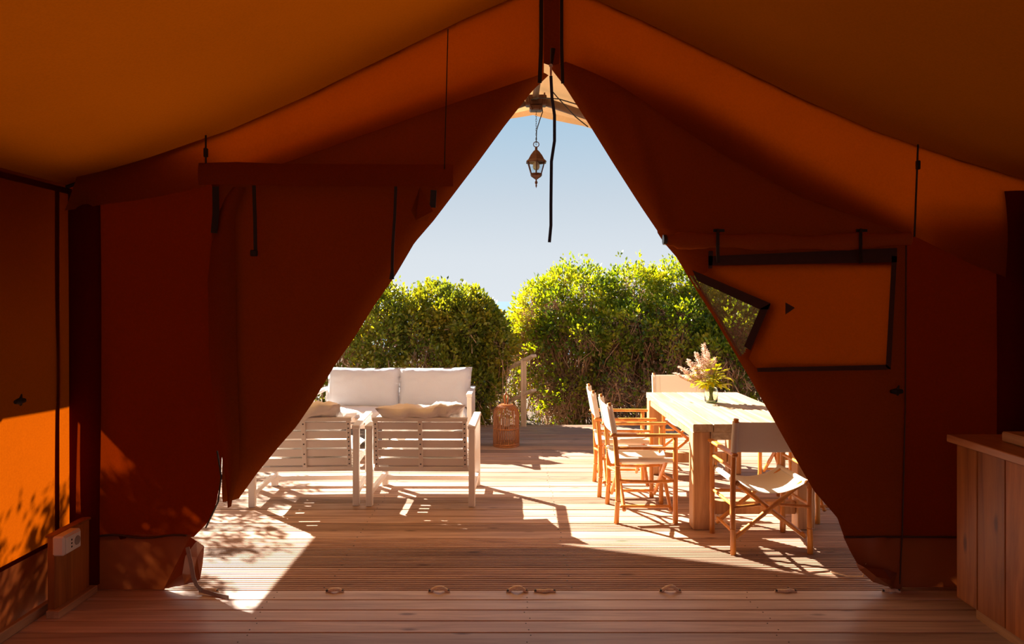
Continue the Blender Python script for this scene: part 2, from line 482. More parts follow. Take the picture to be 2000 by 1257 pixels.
# outer fly roof
fprof = [(0, 3.63), (.3, 3.55), (.7, 3.43), (1.3, 3.17), (2.0, 2.85), (2.82, 2.43), (3.2, 2.08), (3.52, 1.76)]
def flyz(X): return lerp(fprof, abs(X - XR))
def fly_fn(u, v):
    X = XR - 3.52 + 7.04 * u
    yf = 7.52 - .30 * math.sin(PI * min(1, abs(X - XR) / 3.52)) * .5
    Y = YB - .3 + (yf - YB + .3) * v
    return (X, Y, flyz(X) - .03 * math.sin(PI * 4 * v) ** 2 * math.sin(PI * min(1, abs(X - XR) / 3.5)))
fly = thing('fly_roof', 'tan outer canvas awning roof whose front edge shows above the hanging lantern', 'awning')
MB().grid(fly_fn, 96, 40).build('canopy', M['fly'], fly, smooth=True)
def val_fn(u, v):
    X = XR - 3.52 + 7.04 * u
    yf = 7.52 - .30 * math.sin(PI * min(1, abs(X - XR) / 3.52)) * .5
    return (X, yf - .03 * v, flyz(X) - (.055 + .02 * abs(math.sin(X * 4.2))) * v)
MB().grid(val_fn, 96, 2).build('hem', M['fly'], fly, smooth=True)
for u0, u1, v0, v1 in ((.0, 1., .66, .70), (.0, .13, -.0, .66), (.87, 1., 0., .66)):  # opaque strips added under the fly to darken the inner roof along its edges
    MB().grid(lambda u, v: tuple(Vector(fly_fn(u0 + (u1 - u0) * u, v0 + (v1 - v0) * v)) - Vector((0, 0, .012))), 60, 12).build('shade_strip', M['flap'], fly, smooth=True)
pf = thing('tent_pole_frame', 'brown tent poles meeting at a bracket under the awning ridge', 'frame')
Yp = 6.75
for sg in (-1, 1):
    MB().tube([(XR + sg * .10, Yp, 3.49), (XR + sg * .6, Yp, 3.325), (XR + sg * 1.3, Yp, 3.05), (XR + sg * 2.8, Yp, 2.33), (XR + sg * 3.05, Yp, 2.1), (XR + sg * 3.05, Yp, 0)], .04, 12).build('rafter_pole', M['pole'], pf, smooth=True)
br = MB(); br.box((.225, Yp, 3.50), (.20, .10, .10), None, .01); br.box((.225, Yp, 3.43), (.12, .12, .05), None, .01)
for sx in (-.08, .08): br.tube([(.225 + sx, Yp - .06, 3.56), (.225 + sx * .8, Yp - .07, 3.46), (.225 + sx * .4, Yp - .06, 3.40)], .007, 6)
br.build('bracket', M['copper'], pf)
MB().tube([(XR, YF + .1, 3.47), (XR, Yp, 3.525)], .03, 10).build('ridge_pole', M['pole'], pf, smooth=True)
MB().tube([(.18, Yp - .05, 3.50), (.25, Yp - .25, 3.46), (.42, Yp - .35, 3.42), (.62, Yp - .35, 3.36), (.80, Yp - .3, 3.24)], .006, 6).build('cord', M['black'], pf)
MB().tube([(.36, Yp - .4, 3.47), (.40, Yp - .38, 3.43), (.58, Yp - .2, 3.30), (.70, Yp - .15, 3.22)], .005, 6).build('cord', M['black'], pf)

# ------------------------------------------------------------------ front wall of the tent
wf = bpy.data.objects.new('wall_front', None); COL.objects.link(wf); wf['kind'] = 'structure'
# upper band (valance) follows the roof line; lower edge read as heights
bandL = [(130, 415), (200, 400), (300, 386), (400, 364), (480, 340), (560, 318), (700, 268), (870, 208), (1000, 165), (1045, 150), (1078, 140)]
bandR = [(1078, 140), (1100, 120), (1140, 135), (1200, 162), (1260, 200), (1320, 245), (1400, 295), (1480, 340), (1570, 388), (1680, 425), (1787, 463), (1900, 518), (2010, 560)]
def band_piece(x0, x1, pts, n, name, lab=None):
    Yb = YF - .045
    def fn(u, v):
        px = x0 + (x1 - x0) * u
        X = (px - 1000) * Yb / F
        zt = roofz(X) - .002
        zb = at(px, lerp(pts, px), Yb).z
        if name.endswith('L') and px < 165:
            pass
        z = zt + (zb - zt) * v
        dy = -.012 * math.sin(v * PI) - .012 * v + .006 * nz(X * 9, z * 1.2)
        return (X, Yb + dy, z)
    return MB().grid(fn, n, 8).build('valance_panel', M['band'], wf, smooth=True)
b1 = MB()
Yb = YF - .045
def bl(u, v):
    tx = 160 + (402 - 160) * u; bx = 137 + (402 - 137) * u
    px = tx + (bx - tx) * v ** 2
    X = (px - 1000) * Yb / F; zt = roofz((tx - 1000) * Yb / F); zb = at(bx, lerp(bandL, bx), Yb).z
    return (X, Yb - .02 * math.sin(v * PI) - .05 * (1 - u) ** 6, zt + (zb - zt) * v)
b1.grid(bl, 14, 8).build('valance_panel', M['band'], wf, smooth=True)
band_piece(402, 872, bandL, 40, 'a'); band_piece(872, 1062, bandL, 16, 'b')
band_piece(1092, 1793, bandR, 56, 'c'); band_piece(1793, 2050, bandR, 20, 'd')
# dark centre strip behind the zip
MB().grid(lambda u, v: (at(1058 + 40 * u, 0, Yb).x, Yb + .01, 3.46 - (3.46 - at(0, 128 - 14 * abs(u - .5), Yb).z) * v), 4, 4).build('zip_flap', M['flap'], wf)
# piping between roof and gable
pp = MB(); pp.tube([(X_, YF - .03, roofz(X_) - .012) for X_ in np.linspace(WL, WR, 60)], .010, 6)
pp.build('piping', M['tape'], wf)
# seams with toggles
for (a, b, nm) in (((402, 252), (402, 318), 1), ((875, 57), (868, 330), 0), ((1793, 282), (1786, 462), 1)):
    p = at(*a, Yb - .035); q = at(*b, Yb - .05)
    m = MB(); m.tube([p, (p + q) / 2, q], .005 if nm else .003, 6)
    if nm: m.box(at(a[0], 298 if a[0] < 999 else 322, Yb - .05), (.022, .02, .05), None, .004)
    m.build('seam_cord', M['black'], wf)

def sheet(left, right, py0, py1, nx, ny, Y0, disp, name, mat, parent=None, **k):
    """cloth whose left and right borders are given as (height in px, px) tables in the plane Y0"""
    def fn(u, v):
        py = py0 + (py1 - py0) * v
        xl = lerp(left, py); xr = lerp(right, py); px = xl + (xr - xl) * u
        p = at(px, py, Y0)
        return (p.x, Y0 + disp(px, py, u, v, p), p.z)
    return MB().grid(fn, nx, ny).build(name, mat, parent, smooth=True, **k)

# wall pieces outside the doors
def dwl(px, py, u, v, p): return .02 * nz(p.x * 2, p.z * 1.1) + .02 * math.sin(u * 9 + 1) * v
cl = thing('canvas_side_panel', 'brown canvas wall panel left of the doorway with a gathered reddish skirt', 'tent panel')
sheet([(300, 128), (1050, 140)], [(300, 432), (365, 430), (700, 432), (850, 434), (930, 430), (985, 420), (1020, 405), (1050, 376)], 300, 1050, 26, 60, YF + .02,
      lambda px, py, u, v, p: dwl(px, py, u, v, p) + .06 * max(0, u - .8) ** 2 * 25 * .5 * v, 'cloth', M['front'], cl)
sheet([(1044, 160), (1152, 150)], [(1044, 374), (1080, 365), (1110, 350), (1152, 322)], 1044, 1152, 24, 10, YF - .005,
      lambda px, py, u, v, p: .015 * nz(p.x * 6, p.z * 5, 3) - .02 * v, 'skirt', M['skirt'], cl)
MB().tube([at(x, 1047 + 3 * math.sin(x * .05), YF - .015) for x in range(160, 376, 12)], .006, 6).build('hem', M['tape'], cl)
# gathered fold of the skirt
gf = MB()
P = [at(320, 1149, YF - .03), at(371, 1048, YF - .02), at(384, 1056, YF - .10), at(399, 1066, YF - .02), at(396, 1100, YF - .02), at(391, 1131, YF - .05), at(360, 1142, YF - .08), at(362, 1085, YF - .11), at(356, 1120, YF - .12), at(378, 1122, YF - .05), at(385, 1088, YF - .04)]
gf.add(P, [(0, 7, 1), (7, 2, 1), (2, 10, 3), (7, 10, 2), (10, 4, 3), (10, 9, 5, 4), (8, 9, 10, 7), (0, 8, 7), (0, 6, 8), (6, 9, 8), (6, 5, 9)])
gf.build('skirt_fold', M['skirt'], cl)
# right wall panel (x 1765..1960)
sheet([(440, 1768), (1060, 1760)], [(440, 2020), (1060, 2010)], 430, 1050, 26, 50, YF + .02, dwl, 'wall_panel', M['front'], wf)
sheet([(1044, 1758), (1152, 1755)], [(1044, 2010), (1152, 2010)], 1046, 1152, 20, 8, YF + .01,
      lambda px, py, u, v, p: .012 * nz(p.x * 5, p.z * 5, 3), 'skirt', M['skirt'], wf)
MB().tube([at(x, 1048, YF - .01) for x in range(1650, 2010, 20)], .006, 6).build('hem', M['tape'], wf)

# left door flap
edgeL = [(128, 1078), (165, 1040), (235, 985), (310, 930), (425, 842), (470, 803), (535, 765), (600, 720), (665, 680), (720, 641), (790, 600), (840, 566), (880, 531), (930, 490), (985, 450), (990, 447)]
def lx(py): # upper border hidden behind the valance
    return lerp([(100, 1000), (140, 980), (190, 840), (240, 700), (290, 560), (330, 450), (350, 413), (2000, 413)], py)
leftL = [(p_, lx(p_)) for p_ in range(100, 360, 10)] + [(365, 413), (700, 413), (800, 425), (900, 433), (985, 428)]
def dL(px, py, u, v, p):
    d = (lerp(edgeL, py) - px) * YF / F
    return .10 * math.exp(-max(d, 0) / .05) + .025 * nz(p.x * 1.4, p.z * .8, 5) + .03 * math.exp(-max(d, 0) / .25)
fl1 = thing('canvas_door_flap', 'left brown canvas door flap hanging diagonally beside the doorway', 'door flap', group='canvas door flaps')
sheet(leftL, edgeL, 132, 985, 60, 90, YF + .0, dL, 'cloth', M['flap'], fl1)
# header strip and folded hem strip
def bar_fn(u, v):
    p = at(388 + (885 - 388) * u, lerp([(0, 318), (.15, 316), (.35, 320), (1, 321)], u) + 43 * v, YF - .085)
    return (p.x, p.y + .012 * math.sin(v * PI) * -1 + .004 * nz(u * 20, v), p.z)
MB().grid(bar_fn, 40, 4).build('window_header', M['flap'], fl1, smooth=True)
sheet([(365, 455), (385, 440), (420, 425), (480, 412), (540, 406), (700, 408), (800, 418), (900, 436), (990, 447)],
      [(365, 480), (395, 470), (420, 458), (540, 460), (700, 462), (850, 468), (920, 466), (985, 452)], 366, 988, 8, 60, YF - .035,
      lambda px, py, u, v, p: -.03 * math.sin(u * PI) + .008 * nz(p.z * 9, u), 'rolled_edge', M['flap'], fl1)
tri = MB(); tri.add([at(820, 365, YF - .06), at(846, 412, YF - .05), at(833, 432, YF + .02), at(803, 412, YF - .07), at(812, 430, YF - .02)], [(0, 3, 4, 1), (4, 2, 1)])
tri.build('folded_corner', M['flap'], fl1)
def strap(pts, wd, mat, name='strap', parent=None, th=.003, Y=None):
    m = MB(); P_ = [Vector(p) for p in pts]; vs = []; fs = []
    for i, p in enumerate(P_):
        d = (P_[min(i + 1, len(P_) - 1)] - P_[max(i - 1, 0)]).normalized()
        s_ = d.cross(Vector((0, 1, 0)))
        if s_.length < .2: s_ = Vector((1, 0, 0))
        s_ = s_.normalized(); nrm = s_.cross(d).normalized()
        for a, b in ((-1, -1), (1, -1), (1, 1), (-1, 1)):
            vs.append(p + s_ * a * wd / 2 + nrm * b * th / 2)
    for i in range(len(P_) - 1):
        for j in range(4):
            fs.append((i * 4 + j, i * 4 + (j + 1) % 4, i * 4 + 4 + (j + 1) % 4, i * 4 + 4 + j))
    fs += [(0, 3, 2, 1), tuple(range(len(vs) - 4, len(vs)))]
    m.add(vs, fs); return m.build(name, mat, parent)
Ys = YF - .08
strap([at(421, 364, Ys), at(422, 410, Ys), at(418, 455, Ys)], .036, M['black'], parent=fl1)
s1 = strap([at(496, 362, Ys), at(498, 430, Ys), at(499, 490, Ys)], .020, M['black'], parent=fl1)
MB().box(at(496, 494, Ys), (.04, .02, .035), None, .005).build('buckle', M['black'], s1)
strap([at(773, 364, Ys), at(771, 420, Ys), at(767, 480, Ys), at(766, 520, Ys - .01), at(767, 545, Ys)], .016, M['black'], parent=fl1)
strap([at(766, 520, Ys), at(762, 545, Ys)], .010, M['black'], parent=fl1)
strap([at(847, 371, YF - .06), at(845, 405, YF - .04)], .034, M['black'], parent=fl1)
zp = MB()
zp.tube([at(424, 880, YF), at(432, 930, YF), at(426, 980, YF), at(402, 1030, YF + .02)], .005, 6)
zp.build('zip', M['dark'], fl1)

# right door flap
edgeR = [(118, 1074), (132, 1084), (160, 1106), (245, 1160), (310, 1200), (405, 1260), (470, 1302), (500, 1328), (545, 1355), (615, 1400), (685, 1441), (750, 1480), (820, 1519), (900, 1560), (960, 1592), (1010, 1634), (1050, 1648)]
rightR = [(100, 1120), (118, 1125), (150, 1210), (200, 1330), (250, 1420), (300, 1500), (350, 1590), (400, 1690), (440, 1768), (1060, 1764)]
def dR(px, py, u, v, p):
    d = (px - lerp(edgeR, py)) * YF / F
    fold = -.03 * math.exp(-((px - (1235 + (py - 250) * .32)) / 22) ** 2) * (1 if 180 < py < 450 else 0)
    return .09 * max(0, min(1, (1000 - py) / 200)) * math.exp(-max(d, 0) / .05) + .02 * nz(p.x * 1.4, p.z * .8, 9) + fold
# window aperture corners (the net shows where the inner blind is pulled aside)
AP = [(1334, 492), (1360, 545), (1502, 597), (1458, 690)]
fr = thing('canvas_door_flap', 'right brown canvas door flap with a dark bordered window and rolled blind', 'door flap', group='canvas door flaps')
def inside_ap(px, py):
    # between free edge and the pulled-aside blind
    if py < 536 or py > 705: return False
    lim = lerp([(536, 1366), (545, 1370), (597, 1500), (600, 1500), (692, 1456), (705, 1449)], py)
    return lerp(edgeR, py) + 4 < px < lim
gm = MB(); nx, ny = 150, 240
vs = []; keep = []; net = []
def inside_blind(px, py):
    if not 522 < py < 712: return False
    lo = lerp([(522, 1385), (540, 1385), (594, 1500), (604, 1503), (700, 1464), (712, 1478)], py)
    return lo + 8 < px < lerp([(522, 1738), (712, 1728)], py)
for j in range(ny + 1):
    py = 118 + (1050 - 118) * j / ny; xl = lerp(edgeR, py); xr = lerp(rightR, py)
    for i in range(nx + 1):
        u = i / nx; px = xl + (xr - xl) * u; p = at(px, py, YF)
        vs.append((p.x, YF + dR(px, py, u, 0, p), p.z))
for j in range(ny):
    py = 118 + (1050 - 118) * (j + .5) / ny; xl = lerp(edgeR, py); xr = lerp(rightR, py)
    for i in range(nx):
        px = xl + (xr - xl) * (i + .5) / nx
        q = (j * (nx + 1) + i, j * (nx + 1) + i + 1, (j + 1) * (nx + 1) + i + 1, (j + 1) * (nx + 1) + i)
        if inside_blind(px, py): continue
        (net if inside_ap(px, py) else keep).append(q)
gm.add(vs, keep).build('cloth', M['flap'], fr, smooth=True)
MB().add(vs, net).build('insect_net', M['net'], fr, smooth=True)
# hem along the free edge of the net
he = MB(); he.tube([at(lerp(edgeR, y_) + 1, y_, YF + .08) for y_ in range(470, 720, 10)], .006, 6); he.build('edge_cord', M['flap'], fr)
Yw = YF - .04
def tape(a, b, wd):
    m = MB(); m.bar(at(*a, Yw), at(*b, Yw), wd, .004, 0)
    return m
def flat(pts, Y): return MB().add([at(x, y_, Y) for x, y_ in pts], [tuple(range(len(pts)))])
wb = MB()
for q in ([(1352, 527), (1505, 592), (1503, 604), (1484, 604), (1362, 548)], [(1505, 592), (1466, 684), (1453, 676), (1484, 603)],
          [(1384, 500), (1752, 484), (1752, 512), (1384, 518)], [(1742, 500), (1752, 500), (1740, 722), (1730, 716)],
          [(1478, 718), (1732, 712), (1740, 720), (1730, 722), (1480, 726)], [(1384, 490), (1393, 490), (1391, 524), (1383, 524)]):
    wb.add([at(x, y_, Yw) for x, y_ in q], [tuple(range(len(q)))])
wb.build('window_border', M['tape'], fr)
flat([(1534, 590), (1553, 601), (1534, 614)], Yw).build('window_tab', M['tape'], fr)
# blind cloth inside the border sits slightly proud of the flap
bq = [(1391, 520), (1742, 512), (1731, 714), (1478, 719), (1462, 700), (1503, 604), (1505, 594), (1372, 536)]
flat(bq, Yw + .012).build('window_blind', M['wall'], fr)
# rolled blind on top
def roll_fn(u, v):
    a = 2 * PI * v
    px = 1300 + (1778 - 1300) * u
    r = (.040 + .006 * math.sin(u * 19) + .004 * nz(u * 30, v * 3)) * (.72 if u < .04 else 1) * (1 - .35 * max(0, u - .9) * 10 * .4)
    cy = lerp([(0, 468), (.1, 470), (.2, 470), (.6, 474), (1, 466)], u)
    p = at(px, cy, YF - .10)
    return (p.x, p.y + r * math.cos(a) * .8, p.z + r * math.sin(a) * 1.05)
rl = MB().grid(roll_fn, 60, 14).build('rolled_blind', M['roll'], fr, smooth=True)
MB().tube([at(1295, 468, YF - .10), at(1302, 468, YF - .10)], .028, 12).build('roll_end', M['dark'], fr)
for x in (1402, 1681):
    strap([at(x + 2, 448, YF - .05), at(x, 455, YF - .15), at(x, 478, YF - .16), at(x, 493, YF - .12), at(x + 1, 513, YF - .06)], .018, M['black'], 'blind_strap', fr)
    strap([at(x - 9, 450, YF - .07), at(x + 13, 450, YF - .07)], .016, M['black'], 'strap_bar', fr)
# skirt of the right flap and its gathered end
sheet([(1048, 1648), (1075, 1658), (1100, 1671), (1115, 1692), (1148, 1740)], [(1048, 1762), (1148, 1760)], 1048, 1148, 20, 12, YF - .005,
      lambda px, py, u, v, p: .03 * nz(p.x * 7, p.z * 4, 8) - .05 * v * (1 - u), 'skirt', M['skirt'], fr)
g2 = MB(); P = [at(1671, 1098, YF - .02), at(1690, 1108, YF - .10), at(1712, 1126, YF - .12), at(1740, 1132, YF - .10), at(1752, 1118, YF - .03), at(1744, 1148, YF - .05), at(1705, 1136, YF - .05), at(1678, 1112, YF - .03), at(1725, 1110, YF - .08)]
g2.add(P, [(0, 1, 7), (1, 2, 6, 7), (2, 3, 5, 6), (3, 4, 5), (1, 8, 2), (2, 8, 3), (8, 4, 3)]); g2.build('skirt_fold', M['skirt'], fr)
MB().tube([at(1770, 460, YF - .012), at(1768, 800, YF - .012), at(1762, 1045, YF - .012), at(1757, 1140, YF - .02)], .004, 6).build('seam', M['tape'], fr)

def toggle(p, name, lab, sg=1, flat_y=False):
    m = MB(); p = Vector(p)
    ax = Vector((0, 1, 0)) if flat_y else Vector((1, 0, 0))
    m.tube([p - ax * .035 * sg, p - ax * .01 * sg, p + ax * .03 * sg], [.010, .017, .012], 8)
    m.tube([p, p + Vector((0, 0, .035)) + ax * .012], [.012, .003], 6)
    m.tube([p, p + Vector((0, 0, -.022)) + ax * .006], [.012, .006], 6)
    return tag(m.build(name, M['black']), lab, 'toggle', 'black canvas toggles')
toggle(at(1752, 764, YF - .03), 'window_toggle', 'small black toggle on the canvas below the right window')
toggle((WL + .03, 3.6, 1.116), 'window_toggle', 'small black toggle on the left side wall above the sunlit patch', flat_y=True)

# central straps and pull cord
tag(strap([at(1057, -40, 3.93), at(1057, 90, 3.93), at(1054, 162, 3.93)], .022, M['black'], 'hanging_strap'), 'black strap hanging at the left of the gable peak', 'strap', 'straps at the gable peak')
tag(strap([at(1097, -40, 3.93), at(1097, 90, 3.93), at(1099, 163, 3.93)], .018, M['black'], 'hanging_strap'), 'black strap hanging at the right of the gable peak', 'strap', 'straps at the gable peak')
pc = thing('zip_pull_cord', 'long dark blue pull cord dangling from the gable peak zip', 'cord')
strap([at(1076, 148, 3.94), at(1078, 190, 3.94), at(1083, 225, 3.94), at(1083, 275, 3.94), at(1077, 315, 3.94), at(1076, 400, 3.94), at(1076, 440, 3.94), at(1073, 473, 3.94)], .017, M['blue'], 'cord', pc)
mz = MB(); mz.box(at(1076, 138, 3.94), (.012, .008, .055), None, .003); mz.torus(at(1076, 128, 3.94), .008, .003, 12, 5, Matrix.Rotation(PI / 2, 3, 'X')); mz.build('zip_slider', M['plastic'], pc)
MB().tube([at(1080, 95, 3.95), at(1077, 128, 3.95)], [.014, .007], 8).build('knot', M['black'], pc)

# corner folds of canvas
for X_, sg in ((WL + .10, 1), (WR - .12, -1)):
    def cf(u, v):
        a = PI * u
        return (X_ + .085 * math.cos(a) + .01 * nz(u * 3, v * 2, X_), YF - .02 - .06 * math.sin(a), .03 + 2.2 * v)
    MB().grid(cf, 12, 24).build('corner_fold', M['front'], wf, smooth=True)

# ------------------------------------------------------------------ left side: baseboard, socket post
MB().box((WL + .07, .4, .025), (.03, 6.8, .05), None, .004).build('baseboard_left', M['trim'], kind='structure')
sk = thing('socket_post', 'short reddish board by the left corner carrying a white power socket', 'post', (-2.36, 3.82, 0))
MB().box((0, 0, .21), (.04, .30, .40), None, .004).build('board', M['cab'], sk)
MB().box((.02, 0, .02), (.07, .34, .04), None, .004).build('base_block', M['trim'], sk)
MB().box((0, 0, .415), (.05, .32, .014), None, .003).build('cap', M['cab'], sk)
so_ = thing('power_socket', 'white surface mounted power socket on the board by the left corner', 'socket', (-2.34, 3.72, .37))
MB().box((.03, 0, 0), (.06, .15, .10), None, .008).build('housing', M['plastic'], so_)
MB().box((.063, 0, 0), (.008, .12, .085), None, .003).build('face_plate', M['plastic'], so_)
q = MB(); q.lathe([(.0001, .004), (.022, .004), (.024, 0)], (0, 0, 0), 16)
q = q.build('outlet', M['grey_web'], so_); q.location = (.067, .028, 0); q.rotation_euler = (0, PI / 2, 0)
q = MB()
for k in (-.018, 0, .018): q.box((.068, -.02, k), (.003, .008, .008))
q.build('pin_holes', M['dark'], so_)

# ------------------------------------------------------------------ kitchen cabinet right
XC, YC = 2.30, 3.69
cb = thing('kitchen_cabinet', 'knotty pine kitchen cabinet along the right wall below the counter', 'cabinet', (XC, 0, 0))
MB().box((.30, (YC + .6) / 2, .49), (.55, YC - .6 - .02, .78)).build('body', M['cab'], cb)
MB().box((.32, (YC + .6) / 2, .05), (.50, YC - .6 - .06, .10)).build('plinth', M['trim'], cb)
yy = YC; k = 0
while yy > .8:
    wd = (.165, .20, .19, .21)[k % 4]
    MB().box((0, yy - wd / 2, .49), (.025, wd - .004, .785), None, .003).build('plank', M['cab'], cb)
    yy -= wd; k += 1
tag(MB().box((XC + .29, (YC + .64) / 2 + .01, .907), (.66, YC - .58, .038), None, .004).build('worktop', M['counter']), 'reddish wooden worktop on the kitchen cabinet', 'worktop')
tag(MB().box((2.56, 3.28, .953), (.30, .5, .05), None, .006).build('chopping_block', M['trim']), 'pale wooden block lying on the worktop at the right edge', 'chopping board')

# ------------------------------------------------------------------ floor tie loops
def loop(px, lab, wd=.12, hgt=.022, flatl=False):
    t = thing('tie_down_loop', lab, 'fastener', (at(px, 1154, 4.0).x, 3.985, 0), group='strap loops along the threshold')
    pts = [(wd * (i / 10 - .5), 0.008 * math.sin(i), .006 + hgt * max(0, math.sin(PI * (i - 1.5) / 7)) if 1.5 < i < 8.5 else .006) for i in range(11)]
    MB().tube(pts, [.005] + [.010] * 9 + [.005], 8).build('strap_loop', M['rope'], t, smooth=True)
    m = MB()
    for s_ in (-1, 1): m.lathe([(.0001, .018), (.006, .016), (.007, .006)], (s_ * wd * .44, 0, 0), 8)
    m.build('screw_heads', M['screw'], t, kind='stuff')
loop(655, 'pale strap loop screwed to the deck, leftmost of those clear of the flaps', .10, .012)
loop(858, 'pale strap loop on the deck in front of the white armchairs, second from left', .12, .024)
loop(1010, 'arched pale strap loop on the deck near the middle of the threshold', .12, .026)
loop(1064, 'flat pale strap on the deck just right of the middle strap loop', .12, .004)
loop(1308, 'humped pale strap loop on the deck in front of the dining table', .12, .030)
loop(1533, 'flat pale strap on the deck before the near director chair', .12, .006)
loop(1738, 'pale strap loop on the deck under the end of the right flap', .10, .006)
loop(410, 'pale strap loop on the deck where the grey webbing ends', .11, .010)
tag(strap([at(366, 1068, YF - .13), at(373, 1100, YF - .14), at(378, 1128, YF - .14), at(384, 1142, YF - .12), Vector((at(400, 1150, 4).x, 3.96, .02)), Vector((at(425, 1156, 3.96).x, 3.93, .010)), Vector((at(448, 1163, 3.9).x, 3.89, .010))], .022, M['grey_web'], 'tie_webbing'),
    'grey webbing strap trailing from the left flap to the deck', 'strap')
tag(MB().tube([at(1690, 1100, YF - .02), Vector((at(1680, 1122, 4.2).x, 4.16, .02)), Vector((at(1655, 1126, 4.2).x, 4.19, .008)), Vector((at(1625, 1116, 4.25).x, 4.27, .008))], .005, 6).build('tie_cord', M['rope']),
    'thin pale cord trailing on the deck from the right flap', 'cord')

# ------------------------------------------------------------------ white lounge furniture
def pillow(w_, h_, t_, crum=.0, seed=0, ear=.0, n=22):
    """closed cushion, lying in local XZ, thickness along Y"""
    b = MB(); vs = []; fs = []
    def P(u, v, s_):
        x = 2 * u - 1; z = 2 * v - 1
        ed = (max(0, 1 - abs(x) ** 5) * max(0, 1 - abs(z) ** 5)) ** .42
        th = t_ / 2 * ed
        k = 1 + ear * (x * x * z * z)
        xx = x * w_ / 2 * k * (1 - .03 * (1 - x * x) * 0); zz = z * h_ / 2 * k - .012 * (1 - abs(x)) * 0
        dn = crum * (nz(xx * 9 + seed, zz * 9, s_ * 2 + seed) + .6 * nz(xx * 22 + seed, zz * 22, s_ + seed)) * (.35 + ed)
        pin = .018 * math.sin(x * 3.1 + seed) * crum * 10
        return (xx + .3 * dn, s_ * th + dn * s_ + pin * .2, zz + .5 * dn)
    for s_ in (-1, 1):
        base = len(b.v)
        for j in range(n + 1):
            for i in range(n + 1): b.v.append(P(i / n, j / n, s_))
        for j in range(n):
            for i in range(n):
                q = (base + j * (n + 1) + i, base + j * (n + 1) + i + 1, base + (j + 1) * (n + 1) + i + 1, base + (j + 1) * (n + 1) + i)
                b.f.append(q if s_ < 0 else q[::-1])
    N1 = (n + 1) ** 2
    ring = [i for i in range(n + 1)] + [(j) * (n + 1) + n for j in range(1, n + 1)] + [n * (n + 1) + i for i in range(n - 1, -1, -1)] + [j * (n + 1) for j in range(n - 1, 0, -1)]
    for a, c in zip(ring, ring[1:] + ring[:1]): b.f.append((c, a, a + N1, c + N1))
    return b

def armchair(label, loc, rz):
    t = thing('lounge_armchair', label, 'armchair', loc, rz, 'white slatted armchairs')
    hw = .405
    for sx in (-1, 1):
        for sy in (-1, 1):
            MB().box((sx * hw, sy * .32, .305), (.05, .05, .61), None, .004).build('leg', M['white'], t)
        MB().box((sx * hw, 0, .625), (.062, .72, .03), None, .005).build('armrest', M['white'], t)
        MB().box((sx * hw, 0, .10), (.035, .60, .04), None, .004).build('stretcher', M['white'], t)
    MB().box((0, .31, .07), (2 * hw - .04, .04, .04), None, .004).build('stretcher', M['white'], t)
    m = MB()
    for sy in (-.27, .30): m.box((0, sy, .29), (2 * hw - .04, .04, .05), None, .004)
    for sx in (-1, 1): m.box((sx * (hw - .04), .01, .29), (.03, .56, .05), None, .004)
    m.build('seat_frame', M['white'], t)
    for k in range(6): MB().box((0, -.2 + k * .09, .315), (2 * hw - .08, .06, .015), None, .003).build('seat_slat', M['white'], t)
    # reclined back
    y0, y1, z0, z1 = -.285, -.355, .285, .695
    def yb(z): return y0 + (y1 - y0) * (z - z0) / (z1 - z0)
    fr_ = MB(); fr_.box((0, yb(.69), .69), (2 * hw - .06, .045, .03), None, .004); fr_.box((0, yb(.29), .29), (2 * hw - .06, .045, .03), None, .004)
    fr_.build('back_frame', M['white'], t)
    a = math.atan2(y0 - y1, z1 - z0); mt = Matrix.Rotation(a, 3, 'X')
    for k in range(5):
        z = .345 + k * .073
        MB().box((0, yb(z), z), (2 * hw - .10, .016, .060), mt, .003).build('back_slat', M['white'], t)
    for sx in (-.35, 0, .35):
        sl = MB().box((sx, yb(.49) - .018, .49), (.034, .014, .385), mt, .003).build('back_strap', M['white'], t)
        m = MB(); n_ = 10 if sx else 5
        for k in range(n_):
            z = .33 + .325 * k / (n_ - 1)
            m.tube([(sx, yb(z) - .024, z), (sx, yb(z) - .029, z)], .006, 8)
        m.build('screw_heads', M['screw'], sl, kind='stuff')
    return t
A1 = (-.715, 5.98, 0); A2 = (-1.655, 5.98, 0)
ac = armchair('white slatted armchair seen from behind, the right one nearer the dining table', A1, R(-1))
dup(ac, A2, R(3), 'white slatted armchair seen from behind, the left one partly hidden by the canvas flap')
def cush(name, lab, cat, loc, dims, rot, mat, crum, seed, grp='cushions of the lounge set', ear=.04):
    o = pillow(*dims, crum, seed, ear).build(name, mat, smooth=True, loc=loc, rot=rot)
    return tag(o, lab, cat, grp)
for (ax, ay, _), w_, s_ in ((A1, 'right', 3), (A2, 'left', 11)):
    cush('seat_cushion', f'white seat cushion on the {w_} armchair', 'cushion', (ax, ay + .03, .395), (.70, .58, .13), (PI / 2, 0, 0), M['seatc'], .004, s_)
    cush('back_cushion', f'crumpled beige back cushion slumped over the {w_} armchair back', 'cushion', (ax + (.0 if w_ == 'right' else -.03), ay - .215, .672), (.64, .36, .13), (R(54), R(-2 if w_ == 'right' else -4), R(0)), M['seatc'], .026, s_, ear=.10)

